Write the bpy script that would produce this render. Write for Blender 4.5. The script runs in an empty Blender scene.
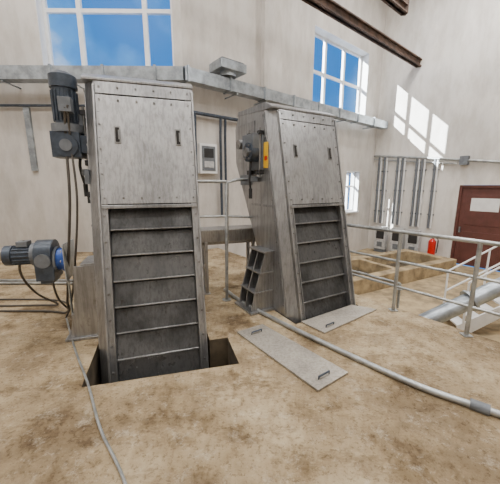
import bpy, bmesh, math, random
from mathutils import Vector, Matrix
random.seed(3)
S=bpy.context.scene
# ------------------------------------------------------------ materials
def newmat(n):
    m=bpy.data.materials.new(n); m.use_nodes=True
    nt=m.node_tree; b=nt.nodes['Principled BSDF']; return m,nt,b
def ramp(nt,fac,stops):
    r=nt.nodes.new('ShaderNodeValToRGB'); e=r.color_ramp.elements
    while len(e)<len(stops): e.new(0.5)
    for i,(p,c) in enumerate(stops):
        e[i].position=p; e[i].color=(*c,1)
    nt.links.new(fac,r.inputs[0]); return r.outputs[0]
def noise(nt,scale,detail=6,stretch=(1,1,1),rough=.6,out='Fac',off=(0,0,0)):
    tc=nt.nodes.new('ShaderNodeTexCoord'); mp=nt.nodes.new('ShaderNodeMapping')
    mp.inputs['Scale'].default_value=stretch; mp.inputs['Location'].default_value=off
    nt.links.new(tc.outputs['Object'],mp.inputs[0])
    n=nt.nodes.new('ShaderNodeTexNoise'); n.inputs['Scale'].default_value=scale
    n.inputs['Detail'].default_value=detail; n.inputs['Roughness'].default_value=rough
    nt.links.new(mp.outputs[0],n.inputs['Vector']); return n.outputs[out]
def mix(nt,f,a,b,mode='MIX'):
    m=nt.nodes.new('ShaderNodeMix'); m.data_type='RGBA'; m.blend_type=mode
    if isinstance(f,(int,float)): m.inputs[0].default_value=f
    else: nt.links.new(f,m.inputs[0])
    for s,v in ((6,a),(7,b)):
        if isinstance(v,tuple): m.inputs[s].default_value=(*v,1)
        else: nt.links.new(v,m.inputs[s])
    return m.outputs[2]
def bump(nt,b,h,st,dist=.02):
    n=nt.nodes.new('ShaderNodeBump'); n.inputs['Strength'].default_value=st
    n.inputs['Distance'].default_value=dist
    nt.links.new(h,n.inputs['Height']); nt.links.new(n.outputs[0],b.inputs['Normal'])
def simple(n,c,rough=.5,metal=0,var=.25,scale=8,bm=.1,stretch=(1,1,1)):
    m,nt,b=newmat(n)
    f=noise(nt,scale,6,stretch)
    d=tuple(x*(1-var) for x in c); l=tuple(min(1,x*(1+var*.6)) for x in c)
    col=ramp(nt,f,[(.38,d),(.62,l)])
    nt.links.new(col,b.inputs['Base Color'])
    b.inputs['Roughness'].default_value=rough; b.inputs['Metallic'].default_value=metal
    if bm: bump(nt,b,f,bm)
    return m
def wallmat(n,c):
    m,nt,b=newmat(n)
    f=noise(nt,.7,8,(1,1,.6)); g=noise(nt,3,9,(1,1,.3),.7); h=noise(nt,40,4)
    c1=ramp(nt,f,[(.38,tuple(x*.82 for x in c)),(.6,c)])
    c2=ramp(nt,g,[(.38,(.68,.64,.59)),(.56,(1,1,1))])
    nt.links.new(mix(nt,.45,c1,c2,'MULTIPLY'),b.inputs['Base Color'])
    b.inputs['Roughness'].default_value=.85; bump(nt,b,h,.25,.01); return m
def floormat(n):
    m,nt,b=newmat(n)
    f=noise(nt,.8,12,rough=.66); g=noise(nt,2.4,12,rough=.72); h=noise(nt,26,8,rough=.8); k=noise(nt,6,12,rough=.85,off=(3,7,0)); q=noise(nt,1.1,12,(1,2.2,1),.75)
    c=ramp(nt,f,[(.40,(.225,.165,.098)),(.5,(.37,.285,.175)),(.58,(.50,.405,.265))])
    s=ramp(nt,g,[(.40,(.42,.36,.29)),(.48,(.88,.85,.81)),(.58,(1,1,1))])
    c=mix(nt,.75,c,s,'MULTIPLY')
    w=ramp(nt,k,[(.53,(0,0,0)),(.62,(1,1,1))])
    c=mix(nt,w,c,mix(nt,.35,c,(.70,.63,.50)))
    st=ramp(nt,q,[(.40,(.42,.37,.32)),(.46,(1,1,1))])
    c=mix(nt,.55,c,st,'MULTIPLY')
    sp=ramp(nt,h,[(.40,(.36,.31,.25)),(.48,(1,1,1))])
    c=mix(nt,.65,c,sp,'MULTIPLY')
    nt.links.new(c,b.inputs['Base Color'])
    b.inputs['Roughness'].default_value=.85; b.inputs['Specular IOR Level'].default_value=.25; bump(nt,b,k,.8,.02); return m
def steelmat(n,base,dirt,rough=.38,metal=.75,amt=.7,lo=.75):
    m,nt,b=newmat(n)
    f=noise(nt,1.3,9,(1,1,.8),.6); g=noise(nt,6,8,(6,6,.35),.7); h=noise(nt,16,8,(1,1,.5),.75)
    c=ramp(nt,f,[(.38,tuple(x*lo for x in base)),(.5,base),(.62,tuple(x*1.15 for x in base))])
    c=mix(nt,.6,c,ramp(nt,g,[(.42,(.60,.59,.575)),(.54,(1,1,1))]),'MULTIPLY')
    c=mix(nt,ramp(nt,h,[(.57,(0,0,0)),(.66,(amt,)*3)]),c,dirt)
    nt.links.new(c,b.inputs['Base Color'])
    r=ramp(nt,f,[(.38,(rough+.15,)*3),(.62,(rough-.05,)*3)]); nt.links.new(r,b.inputs['Roughness'])
    b.inputs['Metallic'].default_value=metal; bump(nt,b,h,.1,.005); return m
M={}
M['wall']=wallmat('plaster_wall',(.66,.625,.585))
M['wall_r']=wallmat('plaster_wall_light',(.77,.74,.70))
M['floor']=floormat('stained_concrete')
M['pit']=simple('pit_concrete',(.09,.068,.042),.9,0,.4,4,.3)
M['conc']=simple('ochre_concrete',(.38,.29,.17),.85,0,.4,3,.3)
M['steel']=steelmat('stainless_sheet',(.45,.455,.465),(.2,.185,.165),.33,.88,.4)
M['steel2']=steelmat('stainless_frame',(.39,.395,.405),(.17,.155,.135),.33,.88,.45)
M['slat']=steelmat('wet_slat',(.115,.117,.12),(.035,.032,.029),.28,.65,.8,.5)
M['lip']=steelmat('slat_edge',(.30,.30,.30),(.08,.07,.06),.3,.75,.8,.6)
M['dark']=simple('dark_cavity',(.015,.013,.012),.8)
M['galv']=simple('galvanised',(.38,.42,.46),.34,.8,.3,5,.05)
M['pipe']=simple('grey_pipe',(.38,.395,.395),.36,.6,.3,6,.05)
M['motor']=simple('motor_paint',(.05,.066,.092),.4,.2,.3,10,.05)
M['blue']=simple('blue_paint',(.02,.075,.33),.4,.1,.3,10,.05)
M['grey']=simple('grey_paint',(.15,.165,.185),.5,.1,.2,8,.05)
M['black']=simple('black_rubber',(.02,.02,.022),.5)
M['white']=simple('white_pvc',(.80,.80,.80),.4,0,.06,5,0)
M['rust']=simple('rusty_beam',(.085,.05,.035),.8,.1,.5,4,.3)
M['plate']=steelmat('cover_plate',(.42,.385,.335),(.22,.18,.14),.45,.4,.5)
M['door']=simple('door_brown',(.115,.04,.032),.5,0,.15,4,.05)
M['red']=simple('red_paint',(.6,.015,.01),.3,0,.1)
M['yellow']=simple('yellow_label',(.85,.5,.02),.5,0,.05)
M['cable']=simple('cable_sheath',(.07,.06,.05),.5,0,.1)
M['pale_grey']=simple('pale_grey_paint',(.5,.5,.5),.4)
def glassmat():
    m=bpy.data.materials.new('window_glass'); m.use_nodes=True; nt=m.node_tree
    nt.nodes.clear(); o=nt.nodes.new('ShaderNodeOutputMaterial')
    t=nt.nodes.new('ShaderNodeBsdfTransparent'); t.inputs[0].default_value=(.92,.96,1,1)
    g=nt.nodes.new('ShaderNodeBsdfGlossy'); g.inputs['Roughness'].default_value=.3
    x=nt.nodes.new('ShaderNodeMixShader'); x.inputs[0].default_value=.012
    nt.links.new(t.outputs[0],x.inputs[1]); nt.links.new(g.outputs[0],x.inputs[2]); nt.links.new(x.outputs[0],o.inputs[0]); return m
M['glass']=glassmat()
# ------------------------------------------------------------ builder
class B:
    def __init__(s,name): s.n=name; s.bm=bmesh.new(); s.ms=[]
    def mi(s,m):
        if m not in s.ms: s.ms.append(m)
        return s.ms.index(m)
    def faces(s,vs,fs,m,smooth=False):
        v=[s.bm.verts.new(p) for p in vs]; k=s.mi(m); out=[]
        for f in fs:
            try: fc=s.bm.faces.new([v[i] for i in f])
            except ValueError: continue
            fc.material_index=k; fc.smooth=smooth; out.append(fc)
        return out
    def box(s,lo,hi,m,R=None):
        x0,y0,z0=lo; x1,y1,z1=hi
        vs=[Vector(p) for p in ((x0,y0,z0),(x1,y0,z0),(x1,y1,z0),(x0,y1,z0),(x0,y0,z1),(x1,y0,z1),(x1,y1,z1),(x0,y1,z1))]
        if R:
            c=(Vector(lo)+Vector(hi))/2; vs=[R@(v-c)+c for v in vs]
        s.faces(vs,[(3,2,1,0),(4,5,6,7),(0,1,5,4),(1,2,6,5),(2,3,7,6),(3,0,4,7)],m)
    def prism(s,pts,vec,m):
        n=len(pts); vec=Vector(vec); a=[Vector(p) for p in pts]; b=[p+vec for p in a]
        fs=[tuple(range(n)),tuple(range(2*n-1,n-1,-1))]+[(i,i+n,(i+1)%n+n,(i+1)%n) for i in range(n)]
        fc=s.faces(a+b,fs,m); bmesh.ops.recalc_face_normals(s.bm,faces=fc)
    def cyl(s,p,q,r,m,n=20,r2=None):
        p=Vector(p); q=Vector(q); r2=r if r2 is None else r2
        d=(q-p).normalized(); u=d.orthogonal().normalized(); w=d.cross(u)
        a=[];b=[]
        for i in range(n):
            t=2*math.pi*i/n; o=u*math.cos(t)+w*math.sin(t); a.append(p+o*r); b.append(q+o*r2)
        s.faces(a+b,[(i,(i+1)%n,(i+1)%n+n,i+n) for i in range(n)],m,True)
        s.faces(a,[tuple(range(n-1,-1,-1))],m); s.faces(b,[tuple(range(n))],m)
    def tube(s,pts,r,m,n=10,smooth=0):
        P=[Vector(p) for p in pts]
        if smooth:
            Q=[]
            for i in range(len(P)-1):
                p0=P[max(i-1,0)];p1=P[i];p2=P[i+1];p3=P[min(i+2,len(P)-1)]
                for j in range(smooth):
                    t=j/smooth
                    Q.append(.5*((2*p1)+(p2-p0)*t+(2*p0-5*p1+4*p2-p3)*t*t+(3*p1-p0-3*p2+p3)*t**3))
            Q.append(P[-1]); P=Q
        vs=[]; u=None
        for i,p in enumerate(P):
            d=(P[min(i+1,len(P)-1)]-P[max(i-1,0)]).normalized()
            if u is None: u=d.orthogonal().normalized()
            else:
                u=(u-d*u.dot(d)); u.normalize()
            w=d.cross(u)
            k=1.0
            if 0<i<len(P)-1:
                a=(P[i]-P[i-1]).normalized(); c=(P[i+1]-P[i]).normalized()
                k=1/max(.6,math.cos(a.angle(c,0)/2))
            for j in range(n):
                t=2*math.pi*j/n; vs.append(p+(u*math.cos(t)+w*math.sin(t))*r*k)
        fs=[]
        for i in range(len(P)-1):
            for j in range(n): fs.append((i*n+j,i*n+(j+1)%n,(i+1)*n+(j+1)%n,(i+1)*n+j))
        s.faces(vs,fs,m,True)
        s.faces(vs[:n],[tuple(range(n-1,-1,-1))],m); s.faces(vs[-n:],[tuple(range(n))],m)
    def done(s,loc=(0,0,0),yaw=0,bevel=0,parent=None,mat=None):
        me=bpy.data.meshes.new(s.n); s.bm.to_mesh(me); s.bm.free()
        for m in s.ms: me.materials.append(M[m])
        o=bpy.data.objects.new(s.n,me); S.collection.objects.link(o)
        if mat is not None: o.matrix_world=mat
        else: o.location=loc; o.rotation_euler=(0,0,math.radians(yaw))
        if bevel:
            b=o.modifiers.new('bevel','BEVEL'); b.width=bevel; b.segments=2; b.limit_method='ANGLE'; b.angle_limit=math.radians(50)
        if parent:
            o.parent=parent; pm=Matrix.Translation(parent.location)@parent.rotation_euler.to_matrix().to_4x4(); o.matrix_parent_inverse=pm.inverted()
        return o
# ------------------------------------------------------------ room shell
PA=Vector((-8,7.5,0));PB=Vector((-1.6,7.6,0));PC=Vector((5.5,13.3,0));dR=Vector((.616,-.788,0)).normalized()
PD=PC+dR*16; PE=Vector((PD.x,-3,0)); PF=Vector((-8,-3,0))
ZT=9.6; ZL=-1.15
def wmat(p,q):
    d=(q-p).normalized(); n=Vector((-d.y,d.x,0))
    m=Matrix(((d.x,n.x,0,p.x),(d.y,n.y,0,p.y),(0,0,1,0),(0,0,0,1))); return m,(q-p).length
def wall(name,p,q,ops,mat,th=.4,z0=ZL):
    m,L=wmat(p,q); b=B(name)
    xs=sorted({0,L}|{v for o in ops for v in o[:2]}); zs=sorted({z0,ZT}|{v for o in ops for v in o[2:4]})
    for i in range(len(xs)-1):
        for j in range(len(zs)-1):
            cx=(xs[i]+xs[i+1])/2; cz=(zs[j]+zs[j+1])/2
            if any(o[0]<cx<o[1] and o[2]<cz<o[3] for o in ops): continue
            b.box((xs[i],0,zs[j]),(xs[i+1],th,zs[j+1]),mat)
    b.done(mat=m); return m
W1=(3.1,6.2,4.48,7.0)      # along wall A  (x=-4.9..-1.8)
W2=(4.75,8.1,4.35,6.85)
W3=(7.05,8.0,.65,2.3)
DR=(3.35,4.95,ZL,1.75)
mA=wall('wall_back',PA,PB,[W1],'wall')
mB=wall('wall_back_oblique',PB,PC,[W2,W3],'wall')
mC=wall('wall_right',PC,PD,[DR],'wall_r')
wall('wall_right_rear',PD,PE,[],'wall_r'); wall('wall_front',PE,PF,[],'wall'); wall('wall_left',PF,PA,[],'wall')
b=B('ceiling'); b.prism([(p.x,p.y,ZT) for p in (PA,PB,PC,PD,PE,PF)],(0,0,.3),'wall'); b.done()
def window(name,m,o,vs,hs,depth=.22,fw=.07):
    b=B(name); x0,x1,z0,z1=o; y0,y1=depth,depth+.08
    g=.004
    b.box((x0+g,y0,z0+g),(x0+fw,y1,z1-g),'white'); b.box((x1-fw,y0,z0+g),(x1-g,y1,z1-g),'white')
    b.box((x0+fw,y0,z0+g),(x1-fw,y1,z0+fw),'white'); b.box((x0+fw,y0,z1-fw),(x1-fw,y1,z1-g),'white')
    for v in vs: b.box((v-fw*.6,y0-.01,z0+fw),(v+fw*.6,y1,z1-fw),'white')
    for h in hs:
        b.box((x0+fw,y0-.005,h-fw*.5),(x1-fw,y1,h+fw*.5),'white')
    b.box((x0+fw,y0+.035,z0+fw),(x1-fw,y0+.045,z1-fw),'glass')
    b.box((x0-.05,-.06,z0-.06),(x1+.05,depth,z0+.004),'white')
    # white plastered reveals
    b.box((x0+.001,.0,z0+.004),(x0+.012,y0,z1-.004),'white'); b.box((x1-.012,.0,z0+.004),(x1-.001,y0,z1-.004),'white'); b.box((x0+.012,.0,z1-.012),(x1-.012,y0,z1-.002),'white')
    b.done(mat=m)
window('window_1',mA,W1,[3.95,5.5],[5.80],.22,.085)
window('window_2',mB,W2,[5.75,6.9],[5.65],.3,.09)
window('window_3',mB,W3,[7.52],[1.7],.2,.06)
# trim: pilaster
b=B('trim_1'); b.box((2.45,-.16,ZL),(3.15,0,ZT),'wall'); b.done(mat=mB)
# door
b=B('door_1'); x0,x1,z0,z1=DR
b.box((x0+.005,.02,z0),(x0+.09,.2,z1-.005),'door'); b.box((x1-.09,.02,z0),(x1-.005,.2,z1-.005),'door'); b.box((x0+.09,.02,z1-.09),(x1-.09,.2,z1-.005),'door')
b.box((x0+.09,.08,z0+.01),(x1-.09,.14,z1-.09),'door')
for zz in (z0+.2,z0+1.5): b.box((x0+.25,.06,zz),(x1-.25,.08,zz+1.05),'door')
b.box((x0+.4,.05,.85),(x0+1.2,.06,1.3),'white'); b.box((x0+.15,.0,z0+1.2),(x0+.2,.08,z0+1.4),'galv')
b.done(mat=mC,bevel=.006)
# ------------------------------------------------------------ floor with pits
O1=Vector((-.99,2.895,0)); Y1=17; O2=Vector((1.11,3.82,0)); Y2=30
def loc(O,yaw,x,y,z=0):
    a=math.radians(yaw); return Vector((O.x+x*math.cos(a)-y*math.sin(a),O.y+x*math.sin(a)+y*math.cos(a),z))
rd=Vector((.596,-.803,0)).normalized(); e0=Vector((2.14,3.94,0))
edge_lo=e0+rd*8.64; edge_hi=e0-rd*5.13
outer=[PF,edge_lo,edge_hi,PB,PA]
h1=[loc(O1,Y1,x,y) for x,y in ((-.66,-.46),(.76,-.53),(.76,.0),(.55,.0),(.55,.85),(-.66,.85))]
h2=[loc(O2,Y2,x,y) for x,y in ((-.64,-.06),(.54,-.06),(.54,.85),(-.64,.85))]
bm=bmesh.new(); es=[]
loops=[]
for L in (outer,h1,h2):
    vs=[bm.verts.new((p.x,p.y,0)) for p in L]; loops.append(vs)
    for i in range(len(vs)): es.append(bm.edges.new((vs[i],vs[(i+1)%len(vs)])))
r=bmesh.ops.triangle_fill(bm,use_beauty=True,edges=es,normal=(0,0,1))
for f in bm.faces:
    f.material_index=0
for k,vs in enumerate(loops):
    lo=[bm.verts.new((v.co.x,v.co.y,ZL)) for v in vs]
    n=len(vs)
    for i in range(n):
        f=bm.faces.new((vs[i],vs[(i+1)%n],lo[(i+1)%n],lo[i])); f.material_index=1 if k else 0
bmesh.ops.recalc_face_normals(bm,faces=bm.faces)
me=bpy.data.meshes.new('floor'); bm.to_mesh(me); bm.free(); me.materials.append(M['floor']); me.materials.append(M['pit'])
fo=bpy.data.objects.new('floor',me); S.collection.objects.link(fo)
b=B('floor_lower'); b.prism([(p.x,p.y,ZL-.2) for p in (PA,PB,PC,PD,PE,PF)],(0,0,.2),'conc'); b.done()
# ------------------------------------------------------------ bar screens
K=math.tan(math.radians(12.5))
def screen(O,yaw,kind,zs=1.0):
    b=B('bar_screen'); w=.52
    def F(z,o): return K*z+o
    def yz(x,pts): return [(x,y,z) for y,z in pts]
    prof=[(F(-1.09,.14),-1.09),(F(2.74,.14),2.74),(1.5,2.8),(1.62,2.62),(1.6,2.1),(.92,.8),(.62,-1.09)]
    b.prism(yz(-w-.1,prof),(2*w+.1,0,0),'steel')
    b.prism([(-w,F(-1.09,.02),-1.09),(-w-.1,F(-1.09,.141),-1.09),(-w-.02,F(-1.09,.141),-1.09)],(0,K*3.83,3.83),'steel2')
    for sx in (-1,1):
        x0=-w if sx<0 else w-.085
        b.prism(yz(x0,[(F(-1.09,0),-1.09),(F(2.74,0),2.74),(F(2.74,.14),2.74),(F(-1.09,.14),-1.09)]),(.085,0,0),'steel2')
        xe=-w if sx<0 else w-.018
        b.prism(yz(xe,[(F(-1.09,-.03),-1.09),(F(2.7,-.03),2.7),(F(2.7,.0),2.7),(F(-1.09,0),-1.09)]),(.018,0,0),'steel')
        xi=x0+.085-.012 if sx<0 else x0
        b.prism(yz(xi,[(F(-1.09,-.015),-1.09),(F(1.47,-.015),1.47),(F(1.47,.0),1.47),(F(-1.09,0),-1.09)]),(.012,0,0),'steel')
        for i in range(14):
            z=-.7+i*.26; 
            if z>2.6: break
            xc=x0+.045
            b.cyl((xc,F(z,.0),z),(xc,F(z,-.014),z),.012,'lip',8)
    # upper cover plate, with a seam
    b.prism(yz(-w+.085,[(F(1.47,.0),1.47),(F(2.74,.0),2.74),(F(2.74,.14),2.74),(F(1.47,.14),1.47)]),(2*w-.17,0,0),'dark')
    b.prism(yz(-w+.022,[(F(1.5,-.014),1.5),(F(2.60,-.014),2.60),(F(2.60,.0),2.60),(F(1.5,.0),1.5)]),(2*w-.044,0,0),'steel')
    b.prism(yz(-w+.022,[(F(2.612,-.014),2.612),(F(2.735,-.014),2.735),(F(2.735,.0),2.735),(F(2.612,.0),2.612)]),(2*w-.044,0,0),'steel2')
    b.prism(yz(-w+.022,[(F(1.455,-.03),1.455),(F(1.49,-.03),1.49),(F(1.49,-.0),1.49),(F(1.455,.0),1.455)]),(2*w-.044,0,0),'lip')
    for i in range(6):
        for z in (1.56,2.55,2.68):
            x=-w+.06+i*(2*w-.12)/5
            b.cyl((x,F(z,-.01),z),(x,F(z,-.026),z),.011,'lip',8)
    for z in (1.8,2.05,2.3):
        for x in (-w+.05,w-.05): b.cyl((x,F(z,-.01),z),(x,F(z,-.026),z),.011,'lip',8)
    # top lid
    b.prism(yz(-w-.105,[(F(2.74,-.02),2.74),(F(2.74,-.02),2.765),(F(2.8,.12),2.835),(1.5,2.86),(1.53,2.80),(F(2.74,.1),2.74)]),(2*w+.11,0,0),'steel2')
    Rk=Matrix.Rotation(-math.atan(K),3,'X')
    for x in (-.30,.33):
        b.box((x-.032,F(2.2,-.024),2.11),(x+.032,F(2.2,-.0),2.29),'lip',Rk)
        b.box((x-.02,F(2.2,-.030),2.125),(x+.02,F(2.2,-.01),2.275),'dark',Rk)
        b.box((x+.008,F(2.2,-.036),2.15),(x+.02,F(2.2,-.01),2.25),'lip',Rk)
    # slats
    z=1.47-.262
    while z>-1.09:
        jit=random.uniform(-.008,.008)
        b.prism(yz(-w+.087,[(F(z+.256,.11),z+.256),(F(z+.256,.085),z+.256),(F(z+.04,.04+jit),z+.04),(F(z+.02,.05+jit),z+.02),(F(z,.12),z)]),(2*w-.174,0,0),'slat')
        b.prism(yz(-w+.087,[(F(z+.034,.024+jit),z+.034),(F(z+.022,.024+jit),z+.022),(F(z+.012,.05),z+.012),(F(z+.038,.05),z+.038)]),(2*w-.174,0,0),'lip')
        b.box((-w+.087,F(z,.10),z-.01),(w-.087,F(z,.125),z+.02),'dark')
        z-=.262
    xs=-w-.1
    for zz in (1.45,2.0):
        b.box((xs-.012,F(zz,.16),zz),(xs,F(zz,.16)+.62,zz+.035),'steel2')
    b.prism([(xs-.012,y,z_) for y,z_ in ((F(.0,.16),.0),(F(2.7,.16),2.7),(F(2.7,.2),2.7),(F(0,.2),0))],(.012,0,0),'steel2')
    for j in range(10):
        zz=.15+j*.28; b.cyl((xs-.02,F(zz,.18),zz),(xs,F(zz,.18),zz),.012,'lip',8)
    b.box((xs-.01,1.0,2.15),(xs,1.5,2.65),'steel2')
    # bearing / chain tensioner and gearbox on the left side
    cy,cz=F(2.2,.42),2.2
    b.box((xs-.03,cy-.15,cz-.24),(xs,cy+.20,cz+.24),'grey')
    b.box((xs-.16,cy-.12,cz-.02),(xs-.03,cy+.18,cz+.24),'grey')
    b.cyl((xs-.03,cy,cz),(xs-.18,cy,cz),.13,'motor'); b.cyl((xs-.18,cy,cz),(xs-.22,cy,cz),.06,'lip')
    for a in range(6):
        t=a*math.pi/3; b.cyl((xs-.17,cy+.1*math.cos(t),cz+.1*math.sin(t)),(xs-.195,cy+.1*math.cos(t),cz+.1*math.sin(t)),.013,'lip',8)
    for dy in (-.12,.16):
        b.cyl((xs-.05,cy+dy,cz-.34),(xs-.05,cy+dy,cz+.32),.014,'lip',8)
        b.box((xs-.08,cy+dy-.035,cz-.30),(xs,cy+dy+.035,cz-.24),'black'); b.box((xs-.08,cy+dy-.035,cz+.23),(xs,cy+dy+.035,cz+.28),'black')
    b.tube([(xs-.12,cy,cz-.08),(xs-.16,cy-.03,cz-.3),(xs-.13,cy,cz-.52)],.017,'black',8,6)
    b.box((xs-.15,cy-.04,cz-.40),(xs-.02,cy+.04,cz-.33),'grey'); b.cyl((xs-.13,cy,cz-.50),(xs-.13,cy,cz-.64),.026,'black',12)
    # support bracket with gussets
    for y in (.48,.66,.84):
        b.prism([(xs,y,0.005),(xs-.36,y,0.005),(xs-.32,y,.25),(xs-.14,y,.85),(xs,y,.85)],(0,.02,0),'steel2')
    b.box((xs-.40,.42,.002),(xs,.92,.03),'steel2')
    for zz,dx in ((.28,.30),(.55,.22),(.84,.16)):
        b.box((xs-dx-.02,.46,zz),(xs,.88,zz+.02),'steel')
    if kind==1:
        b.prism([(xs-.02,.45,.03),(xs-.31,.45,.03),(xs-.24,.45,.84),(xs-.02,.45,.84)],(0,.02,0),'steel2')
        gx,gy=-.84,.80
        b.box((gx-.15,gy-.13,1.98),(gx+.13,gy+.13,2.24),'motor'); b.box((gx+.1,gy-.09,2.03),(xs,gy+.09,2.21),'motor')
        b.cyl((gx,gy-.16,2.1),(gx,gy+.16,2.1),.115,'motor')
        b.cyl((gx,gy-.16,2.1),(gx,gy-.175,2.1),.06,'grey')
        b.cyl((gx,gy,2.24),(gx,gy,2.32),.16,'grey'); b.cyl((gx,gy,2.32),(gx,gy,2.68),.115,'motor')
        for a in range(18):
            t=a*math.pi/9; c=math.cos(t); s_=math.sin(t)
            b.cyl((gx+.122*c,gy+.122*s_,2.35),(gx+.122*c,gy+.122*s_,2.65),.011,'motor',6)
        b.cyl((gx,gy,2.68),(gx,gy,2.80),.135,'motor'); b.cyl((gx,gy,2.80),(gx,gy,2.84),.135,'motor',20,.07)
        b.box((gx-.02,gy-.21,2.42),(gx+.1,gy-.09,2.56),'grey')
        b.box((xs-.05,.55,1.5),(xs,.7,1.62),'black'); b.box((xs-.05,.52,1.7),(xs,.66,1.85),'grey')
    else:
        # yellow warning label with red triangle, stuck on the chamfered side flange
        b.box((xs-.018,F(2.2,.145),1.98),(xs-.013,F(2.2,.145)+.11,2.32),'yellow')
        b.box((xs-.022,F(2.2,.165),2.08),(xs-.017,F(2.2,.165)+.06,2.14),'red')
        b.cyl((xs,1.3,2.35),(xs-.12,1.3,2.35),.07,'lip')
        b.box((xs-.03,1.1,1.75),(xs,1.4,1.9),'grey')
    for v in b.bm.verts: v.co.z*=zs
    return b.done(O,yaw,.004)
s1=screen(O1,Y1,1,1.035); screen(O2,Y2,2)
# lower gear motor (compactor drive) beside first screen
b=B('gear_motor'); ay,az=.72,.90
def cx(x0,x1,r,m,z=az,n=24): b.cyl((x0,ay,z),(x1,ay,z),r,m,n)
b.box((-1.0,ay-.19,az-.22),(-.985,ay+.19,az+.2),'galv')
cx(-1.0,-1.03,.17,'blue'); cx(-1.03,-1.10,.13,'blue'); cx(-1.10,-1.125,.15,'grey')
for a in range(8):
    t=a*math.pi/4; b.cyl((-1.02,ay+.148*math.cos(t),az+.148*math.sin(t)),(-1.045,ay+.148*math.cos(t),az+.148*math.sin(t)),.014,'lip',8)
b.box((-1.31,ay-.14,az-.22),(-1.125,ay+.14,az+.12),'motor'); cx(-1.30,-1.13,.165,'motor',az+.07)
b.box((-1.28,ay-.11,az-.26),(-1.15,ay+.11,az-.22),'motor'); b.cyl((-1.21,ay-.18,az+.02),(-1.21,ay-.13,az+.02),.08,'grey')
cx(-1.31,-1.35,.135,'grey',az+.07); cx(-1.35,-1.54,.10,'motor',az+.07)
for a in range(16):
    t=a*math.pi/8; b.cyl((-1.36,ay+.105*math.cos(t),az+.07+.105*math.sin(t)),(-1.53,ay+.105*math.cos(t),az+.07+.105*math.sin(t)),.010,'motor',6)
cx(-1.54,-1.62,.115,'motor',az+.07); b.box((-1.49,ay-.06,az+.17),(-1.38,ay+.06,az+.23),'grey')
b.box((-1.0,ay-.15,.032),(-.985,ay-.11,az-.1),'galv'); b.box((-1.0,ay+.11,.032),(-.985,ay+.15,az-.1),'galv')
gm=b.done(O1,Y1-2,.004)
# ------------------------------------------------------------ cover plates
def plate(name,cs,hs):
    b=B(name); b.prism([(x,y,.004) for x,y in cs],(0,0,.018),'plate')
    for (x,y,a) in hs:
        dx,dy=math.cos(a)*.07,math.sin(a)*.07
        b.tube([(x-dx,y-dy,.02),(x-dx,y-dy,.05),(x+dx,y+dy,.05),(x+dx,y+dy,.02)],.007,'motor',8)
    b.done(bevel=.003)
plate('cover_plate',[(-.157,3.21),(.586,2.2),(.926,2.445),(.16,3.41)],[(.08,3.18,.6),(.68,2.38,.6)])
plate('cover_plate',[(.66,3.48),(.892,3.19),(1.80,3.86),(1.50,4.02)],[(1.0,3.36,.6)])
# ------------------------------------------------------------ floor pipe, cables
b=B('floor_pipe'); b.tube([(-.42,4.62,.035),(-.15,4.15,.03),(.25,3.62,.03),(.62,3.17,.03),(1.365,2.345,.03),(1.8,2.0,.03),(2.7,1.4,.03)],.028,'pipe',12,6)
b.cyl((1.76,2.03,.035),(1.86,1.955,.035),.042,'grey'); b.done()
g=loc(O1,Y1,-.80,.60,2.55)
b=B('motor_cable')
b.tube([g,(-2.0,3.3,2.2),(-1.97,3.2,1.6),(-2.1,3.25,.9),(-2.3,3.45,.35),(-2.5,3.7,.05),(-2.9,3.8,.02),(-4.2,3.8,.02)],.015,'cable',8,8)
b.tube([g+Vector((.03,0,.02)),(-1.95,3.3,2.2),(-1.89,3.2,1.6),(-2.02,3.25,.9),(-2.24,3.42,.3),(-2.45,3.6,.02)],.012,'cable',8,8); b.done(parent=s1)
b=B('power_cable')
b.tube([(-2.45,3.6,.012),(-1.89,2.85,.012),(-1.45,2.3,.012),(-1.09,1.81,.012),(-.746,1.42,.012),(-.3,.8,.012)],.011,'pipe',8,8); b.done()
b=B('motor_cable')
b.tube([loc(O1,Y1-2,-1.43,.72,1.13),(-2.72,3.3,.75),(-2.72,3.5,.4),(-2.75,3.9,.08),(-3.1,4.0,.02),(-4.4,3.95,.02)],.014,'cable',8,8)
b.tube([loc(O1,Y1-2,-1.21,.72,.7),(-2.35,3.35,.4),(-2.5,3.75,.06),(-3.0,4.2,.02),(-4.6,4.2,.02)],.012,'cable',8,8); b.done(parent=gm)
b=B('floor_conduit'); b.tube([(-7.5,4.95,.03),(-3.3,4.95,.03),(-2.6,4.9,.03),(-2.3,4.6,.03)],.025,'pipe',10); b.tube([(-7.5,5.1,.03),(-2.9,5.1,.03)],.02,'pipe',10); b.done()
# ------------------------------------------------------------ conveyor trough behind
b=B('screenings_conveyor'); L=1.25
b.prism([(0,-.17,1.04),(0,-.15,.86),(0,-.08,.80),(0,.08,.80),(0,.15,.86),(0,.17,1.04)],(L,0,0),'steel2')
b.box((-.02,-.2,1.04),(L+.02,.2,1.06),'steel')
for x in (.25,1.05):
    for y in (-.13,.13): b.box((x-.025,y-.025,0),(x+.025,y+.025,.86),'steel2')
    b.box((x-.05,-.18,0),(x+.05,.18,.012),'steel2'); b.box((x-.02,-.13,.4),(x+.02,.13,.44),'steel2')
b.done((-.98,4.55,0),20,.003)
# pipe stand between machines
b=B('pipe_stand')
b.tube([(-.36,4.25,0),(-.34,4.3,1.78),(-.2,4.4,1.83),(.12,4.6,1.83)],.024,'pipe',10); b.tube([(-.9,4.14,1.8),(-.34,4.28,1.8)],.022,'pipe',10)
b.tube([(-.9,4.14,1.3),(-.345,4.28,1.3),(.2,4.53,1.25)],.018,'pipe',10)
b.cyl((-.36,4.25,0),(-.36,4.25,.012),.07,'pipe'); b.done()
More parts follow.
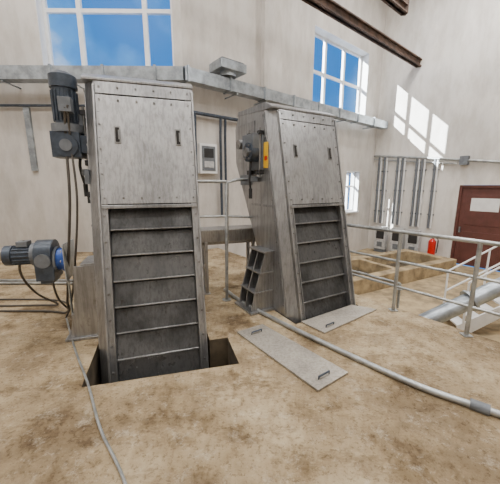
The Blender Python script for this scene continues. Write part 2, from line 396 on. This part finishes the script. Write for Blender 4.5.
# ------------------------------------------------------------ railings
def rail(name,p0,d,posts,s0,s1,h=1.1,zb=0,mids=(.36,.72)):
    b=B(name); p0=Vector(p0)
    P=lambda s,z:p0+d*s+Vector((0,0,zb+z))
    b.tube([P(s0,h),P(s1,h)],.026,'pipe',12)
    for m_ in mids: b.tube([P(s0,m_),P(s1,m_)],.018,'pipe',10)
    for s in posts:
        b.tube([P(s,0),P(s,h)],.024,'pipe',12); q=P(s,0); b.box((q.x-.05,q.y-.05,zb),(q.x+.05,q.y+.05,zb+.012),'pipe')
    b.done()
rail('guard_railing',(2.04,3.87,0),rd,[-1.05,0,.88,1.85,2.9],-1.05,3.0,1.13)
rail('guard_railing',(1.9,5.6,ZL),rd,[0,1.1],0,1.1,1.25,0,(.6,))
# ------------------------------------------------------------ lower level
b=B('concrete_channel')
b.box((0,0,0),(5.5,.3,.42),'conc'); b.box((0,1.6,0),(5.5,1.9,.42),'conc'); b.box((0,.3,0),(.3,1.6,.42),'conc'); b.box((5.2,.3,0),(5.5,1.6,.42),'conc'); b.box((2.6,.3,0),(2.8,1.6,.41),'conc')
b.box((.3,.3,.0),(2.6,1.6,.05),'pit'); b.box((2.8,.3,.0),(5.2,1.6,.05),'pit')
b.done((2.2,7.0,ZL),28,.02)
# inclined discharge pipe running up past the railing
b=B('discharge_pipe'); p=Vector((2.72,4.45,-.55)); q=Vector((5.2,4.5,.72)); b.cyl(p,q,.13,'galv',28)
for t in (.02,.35,.7,.98):
    c=p.lerp(q,t); d=(q-p).normalized()*.02; b.cyl(c-d,c+d,.18,'galv',28)
b.box((2.9,4.38,ZL),(3.0,4.52,-.5),'pipe'); b.box((4.5,4.4,ZL),(4.6,4.54,.3),'pipe'); b.done()
# white steel stair down to the lower level, with handrails
b=B('stair'); n=7
for i in range(n):
    x=i*.24; z=ZL+.15+i*.16; b.box((x,.03,z),(x+.24,.77,z+.03),'white')
for y in (0,.77):
    b.prism([(0,y,ZL),(.2,y,ZL),(n*.24+.05,y,ZL+n*.16),(n*.24+.05,y,ZL+n*.16+.16),(0,y,ZL+.18)],(0,.03,0),'white')
    for s in (.1,.85,1.65): b.tube([(s,y+.015,ZL+.1+s*.667),(s,y+.015,ZL+1.0+s*.667)],.02,'white',8)
    for h in (.55,1.0): b.tube([(.1,y+.015,ZL+h+.067),(1.65,y+.015,ZL+h+1.1)],.02,'white',8)
b.done((4.1,5.3,0),-8)
for i,s in enumerate((.75,1.45,2.1)):
    b=B('control_cabinet'); b.box((s-.24,-.36,-1.0),(s+.24,-.165,-.02),'pale_grey'); b.box((s-.17,-.375,-.55),(s+.17,-.36,-.12),'black'); b.box((s-.12,-.37,-.9),(s+.12,-.36,-.68),'grey'); b.box((s-.24,-.33,ZL),(s+.24,-.2,-1.0),'grey'); b.done(mat=mC,bevel=.01)
b=B('fire_extinguisher'); s=2.8
b.cyl((s,-.3,-.95),(s,-.3,-.36),.13,'red'); b.cyl((s,-.3,-.36),(s,-.3,-.26),.13,'red',20,.045); b.cyl((s,-.3,-.26),(s,-.3,-.18),.035,'black'); b.box((s-.1,-.32,-.18),(s+.06,-.28,-.14),'black')
b.tube([(s+.05,-.3,-.2),(s+.19,-.3,-.3),(s+.17,-.3,-.8)],.02,'black',8,5); b.box((s-.15,-.44,ZL),(s+.15,-.16,-.95),'grey'); b.done(mat=mC)
# wall conduits on the right wall
b=B('wall_conduit'); b.tube([(.05,-.1,3.0),(2.3,-.1,2.75),(5.5,-.1,2.35),(8,-.1,2.1)],.05,'pipe',10); b.tube([(.05,-.1,2.85),(3.2,-.1,2.5)],.025,'pipe',10)
for s in (.3,.55,1.1,1.3,1.85,2.05,2.5):
    zt=3.0-.11*s; b.tube([(s,-.1,zt),(s,-.08,.1)],.045,'grey',10)
    b.tube([(s+.09,-.1,zt),(s+.09,-.08,.1)],.03,'white',8)
    for z in (.6,1.5,2.3): b.box((s-.07,-.09,z),(s+.14,-.003,z+.05),'grey')
b.box((3.3,-.2,2.45),(3.55,-.003,2.75),'grey')
b.done(mat=mC)
# ------------------------------------------------------------ ventilation duct along the back walls
b=B('ventilation_duct')
def duct(m,x0,x1,y,z,hh,step):
    P=lambda x,yy,zz: m@Vector((x,yy,zz))
    def bx(a,c,e):
        ps=[P(a,y-hh-e,z-hh-e),P(a,y+hh+e,z-hh-e),P(a,y+hh+e,z+hh+e),P(a,y-hh-e,z+hh+e)]
        b.prism(ps,P(c,0,0)-P(a,0,0),'galv')
    bx(x0,x1,0); x=x0+.05
    while x<x1: bx(x,x+.05,.025); x+=step
duct(mA,.05,6.5,-.4,4.2,.14,1.15)
duct(mB,-.22,9.0,-.4,4.2,.14,1.15)
for m,xs in ((mA,(1,2.5,4,5.5)),(mB,(1.2,2.2,4,6,8))):
    for x in xs:
        p=m@Vector((x,-.55,4.02)); q=m@Vector((x,0,4.02)); b.tube([p,q],.02,'galv',6)
b.done()
b=B('ventilation_fan'); b.box((.6,-.75,4.46),(1.35,-.2,4.66),'galv'); b.cyl((.97,-.47,4.37),(.97,-.47,4.46),.2,'galv'); b.box((.65,-.7,4.66),(1.3,-.25,4.70),'grey'); b.done(mat=mB,bevel=.01)
# wall pipes on left
b=B('wall_pipe'); b.tube([(.1,-.1,3.62),(4.4,-.1,3.62)],.03,'motor',10); b.box((2.52,-.06,2.1),(2.66,-.003,3.6),'galv'); b.tube([(1.1,-.1,3.62),(1.1,-.1,4.05)],.02,'motor',8)
b.tube([(4.4,-.1,3.62),(4.4,-.1,2.6),(6.2,-.1,2.6)],.02,'pipe',8)
b.done(mat=mA)
b=B('wall_pipe'); b.tube([(.05,-.14,3.45),(.15,-.14,3.5),(2.2,-.14,3.5)],.045,'motor',10)
for x in (.2,.95,1.1): b.tube([(x,-.14,3.5),(x,-.12,3.1),(x,-.12,.9)],.035,'motor',10)
b.done(mat=mB)
b=B('electrical_cabinet'); b.box((.3,-.14,2.05),(.82,-.003,2.8),'white'); b.box((.36,-.155,2.12),(.76,-.14,2.74),'grey'); b.box((.42,-.165,2.45),(.7,-.155,2.68),'black'); b.box((.42,-.165,2.2),(.7,-.155,2.36),'pale_grey'); b.done(mat=mB,bevel=.01)
# ------------------------------------------------------------ roof beams
def ibeam(b,p,q,h,w):
    p=Vector(p);q=Vector(q);d=(q-p).normalized();n=Vector((-d.y,d.x,0)).normalized()*w/2
    for zz,t in ((0,.04),(h-.04,.04)):
        b.prism([p-n+Vector((0,0,zz)),p+n+Vector((0,0,zz)),p+n+Vector((0,0,zz+t)),p-n+Vector((0,0,zz+t))],q-p,'rust')
    m_=n*.35; b.prism([p-m_,p+m_,p+m_+Vector((0,0,h)),p-m_+Vector((0,0,h))],q-p,'rust')
b=B('roof_beam'); q=Vector((6.42,12.1,6.15)); d=Vector((-.777,-.629,0)).normalized(); ibeam(b,q,q+d*16,.26,.2); b.done()
b=B('roof_beam'); q=Vector((4.6,9.8,6.75)); ibeam(b,q,q+d*13,.24,.2); b.box((q.x-.08,q.y-.08,6.75),(q.x+.08,q.y+.08,ZT),'rust'); b.done()
# ------------------------------------------------------------ lights
def add_fill_lamp(x,y,size,power,z=9.2):  # added fill light in an unseen ceiling fixture, brightens the room evenly
    b=B('fill_lamp'); b.box((-size/2,-.4,0),(size/2,.4,.08),'pale_grey'); b.cyl((0,0,.08),(0,0,ZT-z),.03,'grey'); o=b.done((x,y,z))
    l=bpy.data.lights.new('fill_light','AREA'); l.shape='RECTANGLE'; l.size=size; l.size_y=.8; l.energy=power; l.color=(1,.975,.94)
    lo=bpy.data.objects.new('fill_light',l); S.collection.objects.link(lo); lo.parent=o; lo.location=(0,0,-.02)
for x,y,p in ((-5,0,270),(-1,-1,250),(4,-1,230),(-5,4.5,290),(0,4,300),(5,4,280),(9,2,250),(5.5,9,430)): add_fill_lamp(x,y,2.6,p)
sd=Vector((2.9,.12,-1.6)).normalized()
l=bpy.data.lights.new('sun','SUN'); l.energy=45; l.angle=.009; l.color=(1,.97,.90)
o=bpy.data.objects.new('sun',l); S.collection.objects.link(o); o.rotation_euler=sd.to_track_quat('-Z','Y').to_euler(); o.location=(-12,10,14)
w=bpy.data.worlds.new('sky'); S.world=w; w.use_nodes=True; nt=w.node_tree; bg=nt.nodes['Background']
tc=nt.nodes.new('ShaderNodeTexCoord'); n=nt.nodes.new('ShaderNodeTexNoise'); n.inputs['Scale'].default_value=3.2; n.inputs['Detail'].default_value=8
nt.links.new(tc.outputs['Generated'],n.inputs['Vector'])
c=ramp(nt,n.outputs['Fac'],[(.48,(.02,.19,.56)),(.58,(.10,.34,.74)),(.68,(.75,.82,.92))])
nt.links.new(c,bg.inputs[0]); bg.inputs[1].default_value=1.5
# ------------------------------------------------------------ camera
cd=bpy.data.cameras.new('camera'); cd.lens=290/500*36; cd.sensor_width=36; cd.sensor_fit='HORIZONTAL'; cd.clip_start=.05
co=bpy.data.objects.new('camera',cd); S.collection.objects.link(co); co.location=(0,0,1.75); co.rotation_euler=(math.radians(90-11.1),0,0)
S.camera=co
